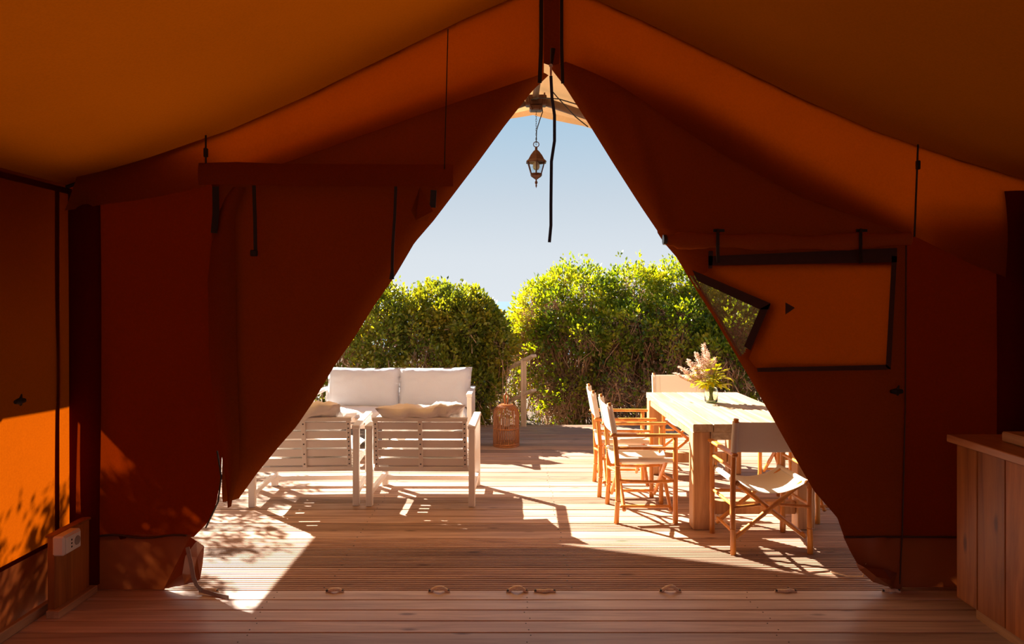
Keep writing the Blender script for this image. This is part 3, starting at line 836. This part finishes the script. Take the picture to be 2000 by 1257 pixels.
sf = thing('lounge_sofa', 'white metal two-seat sofa facing the camera in front of the hedge', 'sofa', (-1.28, 7.9, 0))
SW = .83
for sx in (-1, 1):
    for sy in (-1, 1): MB().box((sx * SW, sy * .34, .305), (.05, .05, .61), None, .004).build('leg', M['white'], sf)
    MB().box((sx * SW, 0, .625), (.062, .74, .03), None, .005).build('armrest', M['white'], sf)
    MB().box((sx * SW, 0, .10), (.035, .62, .04), None, .004).build('stretcher', M['white'], sf)
m = MB()
for sy in (-.30, .30): m.box((0, sy, .29), (2 * SW - .04, .04, .05), None, .004)
m.build('seat_frame', M['white'], sf)
for k in range(6): MB().box((0, -.22 + k * .09, .315), (2 * SW - .06, .06, .015), None, .003).build('seat_slat', M['white'], sf)
for k in range(5): MB().box((0, .30 + k * .013, .37 + k * .075), (2 * SW - .06, .016, .06), None, .003).build('back_slat', M['white'], sf)
for sx, w_ in ((-1, 'left'), (1, 'right')):
    cush('seat_cushion', f'pale seat cushion on the {w_} half of the sofa', 'cushion', (-1.28 + sx * .395, 7.86, .39), (.79, .64, .14), (PI / 2, 0, 0), M['seatc'], .004, sx + 5)
    cush('back_cushion', f'plump pale back cushion on the {w_} half of the sofa', 'cushion', (-1.28 + sx * .40 + .02, 8.02, .645), (.795, .44, .20), (R(-9), R(-.6 * sx), 0), M['cushion'], .010, sx + 9, ear=.05)

# ------------------------------------------------------------------ dining table
TX0, TX1, TY0, TY1 = 1.275, 2.145, 5.05, 6.82
tb = thing('dining_table', 'heavy sun-bleached timber dining table with thick square legs', 'table', (1.71, 5.935, 0))
tw, tl = TX1 - TX0, TY1 - TY0
n_ = 6; pw = tw / n_
for k in range(n_):
    MB().box((-tw / 2 + pw * (k + .5), random.uniform(-.004, .004), .722), (pw - .004, tl, .055), None, .004).build('plank', M['table'], tb)
for sx in (-1, 1):
    for sy in (-1, 1):
        MB().box((sx * (tw / 2 - .065), sy * (tl / 2 - .075), .347), (.12, .12, .694), None, .006).build('leg', M['tableleg'], tb)
    MB().box((sx * (tw / 2 - .035), 0, .665), (.04, tl - .28, .055), None, .004).build('apron', M['tableleg'], tb)
for sy in (-1, 1):
    MB().box((0, sy * (tl / 2 - .04), .665), (tw - .26, .05, .058), None, .004).build('apron', M['table'], tb)
    MB().box((0, sy * (tl / 2 - .075), .15), (tw - .26, .07, .09), None, .004).build('stretcher', M['tableleg'], tb)

# ------------------------------------------------------------------ director chairs
CW, CD = .25, .215
def bam(a, b, r, name, t, nodes=3, bow=0):
    a = Vector(a); b = Vector(b); m = MB(); n = 14; pts = []; rr = []
    side = (b - a).cross(Vector((.3, 1, .2))).normalized()
    ph = random.random()
    for i in range(n + 1):
        f = i / n
        pts.append(a.lerp(b, f) + side * bow * math.sin(PI * f))
        k = (f * nodes + ph) % 1
        rr.append(r * (1.16 if min(k, 1 - k) < .08 else 1.0) * (1.03 - .06 * f))
    m.tube(pts, rr, 9); return m.build(name, M['bamboo'], t, smooth=True)
def director(label, loc, rz):
    t = thing('director_chair', label, 'chair', loc, rz, 'bamboo director chairs round the table')
    for sx in (-1, 1):
        # rear posts lean backwards above the arm
        m = MB(); pts = [(sx * CW, -CD, 0), (sx * CW, -CD + .012, .22), (sx * CW, -CD + .006, .45), (sx * CW, -CD - .01, .63), (sx * CW, -CD - .055, .875)]
        m.tube(pts, [.019, .0175, .018, .017, .016], 10); p1 = m.build('leg', M['bamboo'], t, smooth=True)
        for z in (.16, .42): MB().torus((sx * CW, -CD + .01, z), .0175, .004, 12, 5).build('node_ring', M['bamboo'], p1)
        bam((sx * CW, CD, 0), (sx * CW, CD, .625), .018, 'leg', t, 4)
        m = MB(); m.box((sx * CW, .0, .640), (.042, 2 * CD + .09, .022), None, .007); m.build('armrest', M['bamboo'], t)
        bam((sx * CW, -CD, .545), (sx * CW, CD, .545), .011, 'side_rail', t, 2)
        bam((sx * CW, -CD, .315), (sx * CW, CD, .31), .011, 'side_rail', t, 2, .01)
        bam((sx * (CW - .03), -CD + .03, .115), (sx * (CW - .03), CD - .03, .115), .011, 'side_rail', t, 2)
        bam((sx * (CW - .025), -CD - .01, .455), (sx * (CW - .025), CD + .01, .455), .014, 'seat_rail', t, 2)
    for sy in (-1, 1):
        y_ = sy * (CD - .045)
        bam((-CW + .01, y_ - .012, .09), (CW - .03, y_ - .012, .455), .014, 'cross_leg', t, 4)
        bam((CW - .01, y_ + .014, .09), (-CW + .03, y_ + .014, .455), .014, 'cross_leg', t, 4)
        bam((-CW, sy * CD, .30), (-.06, y_, .27 + .035), .010, 'brace', t, 1)
        bam((CW, sy * CD, .30), (.06, y_, .27 + .035), .010, 'brace', t, 1)
    # sling seat
    def seat(u, v):
        x = (2 * u - 1); X = x * (CW - .025)
        return (X, -CD - .005 + (2 * CD + .01) * v, .468 - .075 * (1 - x * x) ** .9 - .006 * math.sin(v * PI) + .003 * nz(u * 7, v * 7))
    sm = MB().grid(seat, 20, 12)
    sm.grid(lambda u, v: tuple(Vector(seat(u, v)) - Vector((0, 0, .004))), 20, 12)
    st = sm.build('seat', M['cloth'], t, smooth=True)
    for sx in (-1, 1):
        MB().tube([(sx * (CW - .025), -CD - .005, .455), (sx * (CW - .025), CD + .005, .455)], .0185, 12, cap=False).build('seat_sleeve', M['cloth'], st, smooth=True)
    def back(u, v):
        x = 2 * u - 1; z = .660 + .195 * v
        yb = -CD - .01 - .045 * (z - .63) / .245
        return (x * CW, yb - .010 - .018 * (1 - x * x) , z)
    bk = MB(); bk.grid(back, 16, 5); bk.grid(lambda u, v: tuple(Vector(back(u, v)) + Vector((0, .004, 0))), 16, 5)
    bo = bk.build('backrest', M['cloth'], t, smooth=True)
    for sx in (-1, 1):
        MB().tube([(sx * CW, -CD - .0155, .660), (sx * CW, -CD - .051, .855)], .0225, 12, cap=False).build('back_sleeve', M['cloth'], bo, smooth=True)
        MB().box((sx * (CW - .065), -CD - .04 - .0, .757), (.003, .003, .19), Matrix.Rotation(R(10), 3, 'X')).build('stitching', M['slipper'], bo)
    return t
dc = director('bamboo director chair nearest the camera, its back turned at the near end of the table', (1.655, 4.80, 0), R(2))
dup(dc, (.975, 5.47, 0), R(-90), 'bamboo director chair on the left long side of the table, the nearer one')
dup(dc, (.945, 6.17, 0), R(-92), 'bamboo director chair on the left long side of the table, the farther one')
dup(dc, (1.71, 7.12, 0), R(180), 'bamboo director chair at the far end of the table behind the vase')
dup(dc, (2.44, 5.47, 0), R(90), 'bamboo director chair on the right long side of the table, the nearer one')
dup(dc, (2.44, 6.2, 0), R(88), 'bamboo director chair on the right long side of the table, the farther one')

# ------------------------------------------------------------------ vase with leaves and plumes
VX, VY, VZ = 1.70, 6.12, .7505
vs_ = thing('glass_vase', 'clear glass jar vase on the dining table', 'vase', (VX, VY, VZ))
MB().lathe([(.0001, .002), (.046, .002), (.055, .012), (.057, .10), (.050, .122), (.046, .13), (.048, .145), (.045, .145), (.043, .128), (.047, .118), (.053, .10), (.051, .014), (.0001, .010)], n=28).build('jar', M['glass'], vs_, smooth=True)
bq_ = thing('bouquet', 'bouquet of yellow-green leaves and feathery cream plumes in the glass vase', 'bouquet', (VX, VY, VZ))
lf = MB()
nn = 8
vsl = []; fsl = []
for i in range(nn + 1):
    f = i / nn; wd = .026 * math.sin(PI * f ** .75) * (1 + .25 * math.sin(f * 18)) + .001
    z = -.25 * f * f * .1
    vsl += [(-wd, f * .105, z + .006), (0, f * .105, z), (wd, f * .105, z + .006)]
for i in range(nn):
    for j in (0, 1): fsl.append((i * 3 + j, i * 3 + j + 1, i * 3 + j + 4, i * 3 + j + 3))
lf.add(vsl, fsl); lfm = lf.mesh('leaf', M['leafV'])
random.seed(21)
for k in range(36):
    a = 2 * PI * k / 36 + random.uniform(-.2, .2); el = random.uniform(.1, 1.25)
    r = random.uniform(.08, .20); tip = Vector((math.cos(a) * math.cos(el) * r, math.sin(a) * math.cos(el) * r, .15 + math.sin(el) * r * 1.0))
    MB().tube([(math.cos(a + 2) * .02, math.sin(a + 2) * .02, .016), (math.cos(a) * .02, math.sin(a) * .02, .12), tuple(tip * .6 + Vector((0, 0, .07))), tip], [.003, .003, .0025, .002], 5).build('stem', M['leafB'], bq_)
    for j in range(4):
        o = link('leaf', lfm, bq_)
        d = Vector((math.cos(a + (j - 1.5) * .6), math.sin(a + (j - 1.5) * .6), math.tan(el) * .35 + random.uniform(-.45, .35)))
        base = tip - Vector((math.cos(a), math.sin(a), .4)) * .02 * j
        o.location = base; o.rotation_mode = 'QUATERNION'
        o.rotation_quaternion = d.to_track_quat('Y', 'Z'); s_ = random.uniform(.45, .85); o.scale = (s_, s_, s_)
def plume(base, tip, wid, seed):
    rr = random.Random(seed); m = MB(); b = Vector(base); t = Vector(tip); d = t - b
    m.tube([b, b.lerp(t, .5) + Vector((rr.uniform(-.01, .01), 0, .01)), t], [.0025, .002, .001], 5)
    for i in range(240):
        f = rr.uniform(.38, 1); p = b.lerp(t, f); a = rr.uniform(0, 2 * PI); l_ = wid * (1.15 - f) * rr.uniform(.5, 1.2) + .008
        q = p + Vector((math.cos(a) * l_, math.sin(a) * l_, l_ * rr.uniform(.2, .9)))
        s_ = Vector((rr.uniform(-1, 1), rr.uniform(-1, 1), rr.uniform(-1, 1))).normalized() * .0022
        n0 = len(m.v); m.v += [tuple(p - s_), tuple(p + s_), tuple(q + s_ * 1.2), tuple(q - s_ * 1.2)]; m.f.append((n0, n0 + 1, n0 + 2, n0 + 3))
    return m.build('plume', M['plume'], bq_)
for i, (x, y_, z, wd) in enumerate(((-.06, .02, .50, .07), (-.12, .05, .42, .07), (-.20, .0, .36, .08), (-.27, .03, .30, .07), (-.16, -.06, .30, .06), (.05, .06, .38, .05), (-.30, .08, .24, .06), (-.02, .05, .44, .05))):
    plume((x * .1, y_ * .1, .10), (x, y_, z), wd, i)

# ------------------------------------------------------------------ rattan floor lantern
rl_ = thing('rattan_lantern', 'brown rattan lantern with loop handle standing on the deck by the hedge', 'lantern', (-.065, 8.02, 0))
n_ = 40
for k in range(n_):
    a = 2 * PI * k / n_
    prof_ = [(.142, .0), (.142, .12), (.14, .24), (.142, .34), (.132, .40), (.10, .44), (.065, .455)]
    MB().tube([(r * math.cos(a), r * math.sin(a), z) for r, z in prof_], .0065, 5).build('cane', M['rattan'], rl_)
for z, r in ((.008, .142), (.03, .142), (.20, .142), (.455, .07)):
    MB().torus((0, 0, z), r, .009, 28, 6).build('cane_ring', M['rattan'], rl_, smooth=True)
MB().lathe([(.0001, .465), (.08, .465), (.085, .45), (.0001, .448)], n=20).build('top_disc', M['rattan'], rl_)
MB().tube([(-.012, 0, .46), (-.022, 0, .55), (0, 0, .60), (.022, 0, .55), (.012, 0, .46)], .009, 8).build('handle', M['rattan'], rl_, smooth=True)
MB().lathe([(.0001, .012), (.13, .012), (.13, .004), (.0001, .004)], n=24).build('base_disc', M['rattan'], rl_)
cj = thing('candle_jar', 'white candle in a glass hanging inside the rattan lantern', 'candle', (-.065, 8.02, .20))
MB().lathe([(.0001, .02), (.036, .02), (.036, .10), (.0001, .10)], n=18).build('candle', M['candle'], cj, smooth=False)
MB().lathe([(.042, .012), (.042, .15), (.03, .19)], n=18).build('glass', M['pane'], cj, smooth=True)
MB().tube([(0, 0, .20 - .20 + .19), (0, 0, .25)], .003, 5).build('hanger', M['screw'], cj)
MB().lathe([(.0001, -.03), (.02, -.03), (.02, .012), (.0001, .012)], n=12).build('holder', M['dark'], cj)

# ------------------------------------------------------------------ stair hand rail
hr = thing('stair_handrail', 'weathered wooden post with sloping rails beside the rattan lantern', 'handrail', (.15, 9.28, 0))
MB().box((0, 0, .41), (.075, .075, .90), None, .006).build('post', M['rail'], hr)
for z0, th in ((.86, .04), (.42, .07)):
    MB().bar((.13, -.12, z0 + .06), (-.62, .72, z0 - .40), .10, .035).build('rail', M['rail'], hr)
MB().box((-.58, .66, .15), (.075, .075, 1.0), None, .006).build('post', M['rail'], hr)

# ------------------------------------------------------------------ hanging lantern
LX, LY = .228, Yp
hl = thing('hanging_lantern', 'aged copper coach lantern hanging on a chain from the awning bracket', 'lantern', (LX, LY, 0))
zt = at(0, 283, LY).z; zb = at(0, 345, LY).z; ztp = at(0, 205, LY).z
for k in range(int((ztp - zt) / .022)):
    z = ztp - .011 - k * .022
    MB().torus((0, 0, z), .009, .0022, 10, 5, Matrix.Rotation(PI / 2 * (k % 2), 3, 'Z') @ Matrix.Rotation(PI / 2, 3, 'X') @ Matrix.Diagonal((.7, 1.35, 1))).build('chain_link', M['black'], hl)
MB().tube([(.0, 0, zt + .02), (.004, 0, zt + .14), (.035, 0, zt + .24), (.06, 0, zt + .31), (.055, 0, zt + .36), (.0, 0, zt + .40)], .005, 6).build('cable', M['black'], hl, smooth=True)
MB().torus((0, 0, zt + .005), .026, .004, 20, 6, Matrix.Rotation(PI / 2, 3, 'X')).build('ring', M['copper'], hl, smooth=True)
H = zt - zb
cap = MB(); cap.lathe([(.008, 0), (.014, -.018), (.012, -.03), (.03, -.045), (.062, -.085), (.085, -.125), (.108, -.145), (.108, -.152), (.09, -.150)], (0, 0, zt - .015), 6); cap.build('cap', M['copper'], hl)
z1 = zt - .165; z2 = zb + .012
for k in range(6):
    a = 2 * PI * (k + .5) / 6
    MB().tube([(.088 * math.cos(a), .088 * math.sin(a), z1), (.050 * math.cos(a), .050 * math.sin(a), z2)], .0055, 6).build('frame_bar', M['copper'], hl)
    a2 = 2 * PI * (k + 1.5) / 6
    MB().add([(.085 * math.cos(a), .085 * math.sin(a), z1), (.085 * math.cos(a2), .085 * math.sin(a2), z1), (.048 * math.cos(a2), .048 * math.sin(a2), z2), (.048 * math.cos(a), .048 * math.sin(a), z2)], [(0, 1, 2, 3)]).build('pane', M['pane'], hl)
MB().lathe([(.056, .018), (.056, 0), (.046, -.012), (.02, -.03), (.008, -.038), (.006, -.05), (.014, -.062), (.012, -.075), (.005, -.085), (.009, -.095), (.0005, -.12)], (0, 0, z2), 12).build('finial', M['copper'], hl, smooth=True)
bb = MB(); bb.lathe([(.012, .05), (.014, .03), (.03, .005), (.034, -.02), (.025, -.045), (.0005, -.055)], (0, 0, z1 - .02), 16); bb.build('bulb', M['bulb'], hl, smooth=True)
MB().lathe([(.016, .02), (.016, -.03)], (0, 0, z1 + .03), 10).build('bulb_holder', M['copper'], hl)

# ------------------------------------------------------------------ shrubs
def leaf_mesh(name, P, Nn, mat, size, rngl):
    n = len(P)
    d = Nn + rngl.normal(0, .75, (n, 3)); d /= np.linalg.norm(d, axis=1)[:, None]
    r = rngl.normal(0, 1, (n, 3)); s = np.cross(d, r); s /= np.linalg.norm(s, axis=1)[:, None]
    up = np.cross(s, d)
    L_ = size * rngl.uniform(.7, 1.3, n)[:, None]; W_ = L_ * .27
    a = P; b = P + d * L_ * .5 + s * W_ + up * L_ * .06; c = P + d * L_ - up * L_ * .10; e_ = P + d * L_ * .5 - s * W_ + up * L_ * .06
    V = np.stack([a, b, c, e_], 1).reshape(-1, 3).astype(np.float32)
    me = bpy.data.meshes.new(name)
    me.vertices.add(4 * n); me.vertices.foreach_set('co', V.ravel())
    me.loops.add(4 * n); me.loops.foreach_set('vertex_index', np.arange(4 * n, dtype=np.int32))
    me.polygons.add(n); me.polygons.foreach_set('loop_start', np.arange(0, 4 * n, 4, dtype=np.int32))
    me.materials.append(mat); me.update(calc_edges=True); return me

def shrub(label, base, lobes, nleaf, mat, seed, size=.058, zmin=-.3, zthin=None, twigs=500, dead=0, trunk=4, sparse=1.0):
    rr = np.random.default_rng(seed); pr = random.Random(seed)
    t = thing('shrub', label, 'shrub', base, 0, 'shrubs of the hedge')
    lb = np.array([l[:3] for l in lobes], float) - np.array(base); ra = np.array([l[3:6] if len(l) > 4 else (l[3],) * 3 for l in lobes], float)
    # small surface lumps on each big lobe
    L2 = []; R2 = []
    for c, r in zip(lb, ra):
        L2.append(c); R2.append(r * .9)
        for _ in range(16):
            v = rr.normal(0, 1, 3); v /= np.linalg.norm(v); v[2] = abs(v[2]) * .9 - .15
            L2.append(c + v * r * .80); R2.append(np.ones(3) * r.mean() * rr.uniform(.22, .42))
    L2 = np.array(L2); R2 = np.array(R2)
    area = (R2.mean(1) ** 2); pick = rr.choice(len(L2), int(nleaf / 6 * 1.5), p=area / area.sum())
    v = rr.normal(0, 1, (len(pick), 3)); v /= np.linalg.norm(v, axis=1)[:, None]
    sc_ = (rr.uniform(.72, 1.05, len(pick)) + (rr.random(len(pick)) < .07) * rr.uniform(0, .22, len(pick)))[:, None]
    P = L2[pick] + v * R2[pick] * sc_
    ins = np.zeros(len(P), bool)
    for c, r in zip(L2, R2):
        ins |= (((P - c) / r) ** 2).sum(1) < .45
    P = P[~ins]; v = v[~ins]
    bk_ = (v[:, 1] > .15) & (rr.random(len(P)) < .62); P = P[~bk_]; v = v[~bk_]   # thinner on the far, sunny side
    k = P[:, 2] > zmin - base[2]
    if zthin:
        keep = rr.random(len(P)) < np.clip((P[:, 2] + base[2] - zthin[0]) / (zthin[1] - zthin[0]), zthin[2], 1)
        k &= keep
    P = P[k]; v = v[k]
    # sprigs of six leaves
    n = len(P); v = v + np.array([0, 0, .45]); 
    P6 = np.repeat(P, 6, 0) + rr.normal(0, 1, (6 * n, 3)) * .028; v6 = np.repeat(v, 6, 0)
    me = leaf_mesh('foliage', P6, v6, mat, size, rr)
    link('foliage', me, t, kind='stuff')
    if dead:
        q = rr.integers(0, len(L2), dead); vv = rr.normal(0, 1, (dead, 3)); vv /= np.linalg.norm(vv, axis=1)[:, None]
        Q = L2[q] + vv * R2[q] * rr.uniform(.3, .95, dead)[:, None]; k = (Q[:, 2] > -base[2] - .3) & (Q[:, 2] < 1.5 - base[2])
        link('dead_foliage', leaf_mesh('dead_foliage', Q[k], vv[k], M['leafD'], size * .8, rr), t, kind='stuff')
    tw = MB()
    for _ in range(twigs):
        i = pr.randrange(len(L2)); c = Vector(L2[i]); r = R2[i]
        a = Vector((pr.gauss(0, .28), pr.gauss(0, .28), -.2)) if pr.random() < .3 else c + Vector((pr.gauss(0, .4) * r[0], pr.gauss(0, .4) * r[1], -abs(pr.gauss(0, .6)) * r[2] - .1))
        vv = Vector((pr.gauss(0, 1), pr.gauss(0, 1) - .9, pr.gauss(.2, 1))).normalized()
        b = c + Vector((vv.x * r[0], vv.y * r[1], vv.z * r[2])) * pr.uniform(.6, .97)
        if (b - a).length > 1.3: a = b + (a - b).normalized() * pr.uniform(.5, 1.3)
        md = (a + b) / 2 + Vector((pr.gauss(0, .06), pr.gauss(0, .06), pr.gauss(-.03, .06)))
        r0 = pr.uniform(.0025, .0075)
        tw.tube([a, md, b], [r0 * 1.5, r0, r0 * .5], 3, cap=False)
    tw.build('twigs', M['twig'], t, kind='stuff')
    for i in range(trunk):
        c = Vector(lb[i % len(lb)]); p0 = Vector((pr.gauss(0, .12), pr.gauss(0, .1), -.1)); e1 = c + Vector((pr.gauss(0, .25), pr.gauss(-.1, .25), pr.gauss(.1, .2)))
        MB().tube([p0, p0.lerp(e1, .35) + Vector((pr.gauss(0, .1), pr.gauss(0, .08), 0)), p0.lerp(e1, .7) + Vector((pr.gauss(0, .08), 0, 0)), e1], [.032, .025, .017, .006], 7).build('branch', M['bark'], t, smooth=True)
    return t
# left hedge
shrub('yellow-green shrub behind the left half of the sofa', (-2.3, 9.6, -.3), [(-2.6, 9.7, .80, .85, .7, .95), (-1.95, 9.6, .95, .8, .65, 1.12), (-2.2, 9.9, 1.15, .7, .6, .76), (-3.3, 9.6, .8, .8, .7, 1.0)], 46000, M['leafA'], 1, dead=5000)
shrub('dense green shrub behind the right half of the sofa', (-1.2, 9.65, -.3), [(-1.4, 9.7, .85, .75, .65, .98), (-.85, 9.75, .88, .7, .65, 1.06), (-1.1, 9.9, 1.2, .6, .5, .72), (-.62, 9.9, 1.35, .38, .4, .52)], 40000, M['leafA'], 2, dead=5000)
shrub('dark green shrub just left of the wooden stair post', (-.45, 9.5, -.3), [(-.60, 9.6, .55, .42, .5, .85), (-.36, 9.7, .95, .36, .5, .68), (-.60, 9.6, 1.2, .42, .4, .58)], 30000, M['leafA'], 3, dead=2500)
# right hedge
shrub('yellow-green shrub with a rounded crown behind the wooden stair post', (.9, 10.9, -.4), [(.55, 10.9, 1.15, .55, .6, .95), (1.0, 10.9, 1.35, .75, .7, .93), (.35, 10.9, .85, .42, .5, .80), (.75, 10.3, .2, .4, .4, .55), (1.0, 10.5, .8, .8, .6, .9), (1.0, 11.5, .6, .9, .6, 1.1)], 56000, M['leafB'], 4, zthin=(.5, 1.25, .35), twigs=2600, dead=18000)
shrub('bright green shrub behind the left row of director chairs', (2.1, 11.1, -.4), [(1.9, 11.0, 1.35, .8, .7, .92), (2.5, 11.1, 1.4, .75, .7, .93), (1.7, 10.4, .85, .75, .55, .85), (2.4, 10.45, .85, .75, .6, .9), (1.7, 10.0, .3, .8, .5, .6), (2.1, 11.6, .6, 1.0, .6, 1.1)], 62000, M['leafB'], 5, zthin=(.6, 1.3, .28), twigs=3000, dead=22000)
shrub('bright green shrub behind the vase and the right flap', (3.4, 10.8, -.4), [(3.2, 10.8, 1.35, .8, .7, .88), (3.9, 10.9, 1.3, .8, .7, .9), (3.2, 10.2, .85, .8, .6, .95), (2.9, 10.1, .6, .6, .5, .8), (4.2, 10.3, .8, .8, .6, .9), (3.3, 11.6, .6, 1.1, .6, 1.1)], 62000, M['leafB'], 6, zthin=(.4, 1.1, .4), twigs=2200, dead=14000)
shrub('low green shrub in the gap beyond the stairs', (.1, 12.2, -.4), [(-.1, 12.2, .65, .6, .5, .78), (.35, 12.2, .75, .5, .5, .80), (.2, 11.8, .2, .9, .5, .8)], 22000, M['leafA'], 8, twigs=200)
# shrubs left of the deck that dapple the threshold and the left wall
shrub('tall leafy shrub outside the left eave that throws dappled shade on the deck', (-4.6, 7.6, -.4), [(-4.6, 7.7, .9, .8, .9, 1.25), (-4.4, 7.25, 1.7, .5, .55, .9), (-4.5, 8.2, 1.8, .6, .6, .72)], 11000, M['leafA'], 7, twigs=160, size=.055)
shrub('leafy shrub outside the left side wall of the tent', (-4.6, 5.4, -.4), [(-4.6, 5.1, 1.05, .6, .75, 1.55), (-4.5, 5.75, 1.5, .5, .35, .85), (-4.6, 4.3, .9, .6, .8, 1.05)], 16000, M['leafA'], 9, twigs=200, size=.055)
shrub('unseen slim shrub added outside the front left corner to shade the canvas panel', (-4.35, 6.3, -.4), [(-4.35, 6.28, 2.2, .30, .17, .60), (-4.35, 6.28, 1.3, .30, .17, .70)], 9000, M['leafA'], 10, twigs=120, size=.05)  # added out of view, shaped to keep sun off the front left panel
shrub('unseen broad shrub added far left of the tent to cut skylight on the side wall', (-6.8, 3.5, -.4), [(-6.8, 3.0, 1.2, 1.0, 1.6, 1.7), (-6.9, 5.6, 1.0, 1.0, 1.4, 1.5), (-6.9, .4, 1.1, 1.0, 1.4, 1.6)], 14000, M['leafA'], 11, twigs=100, size=.11)  # added out of view to hold skylight back from the left wall
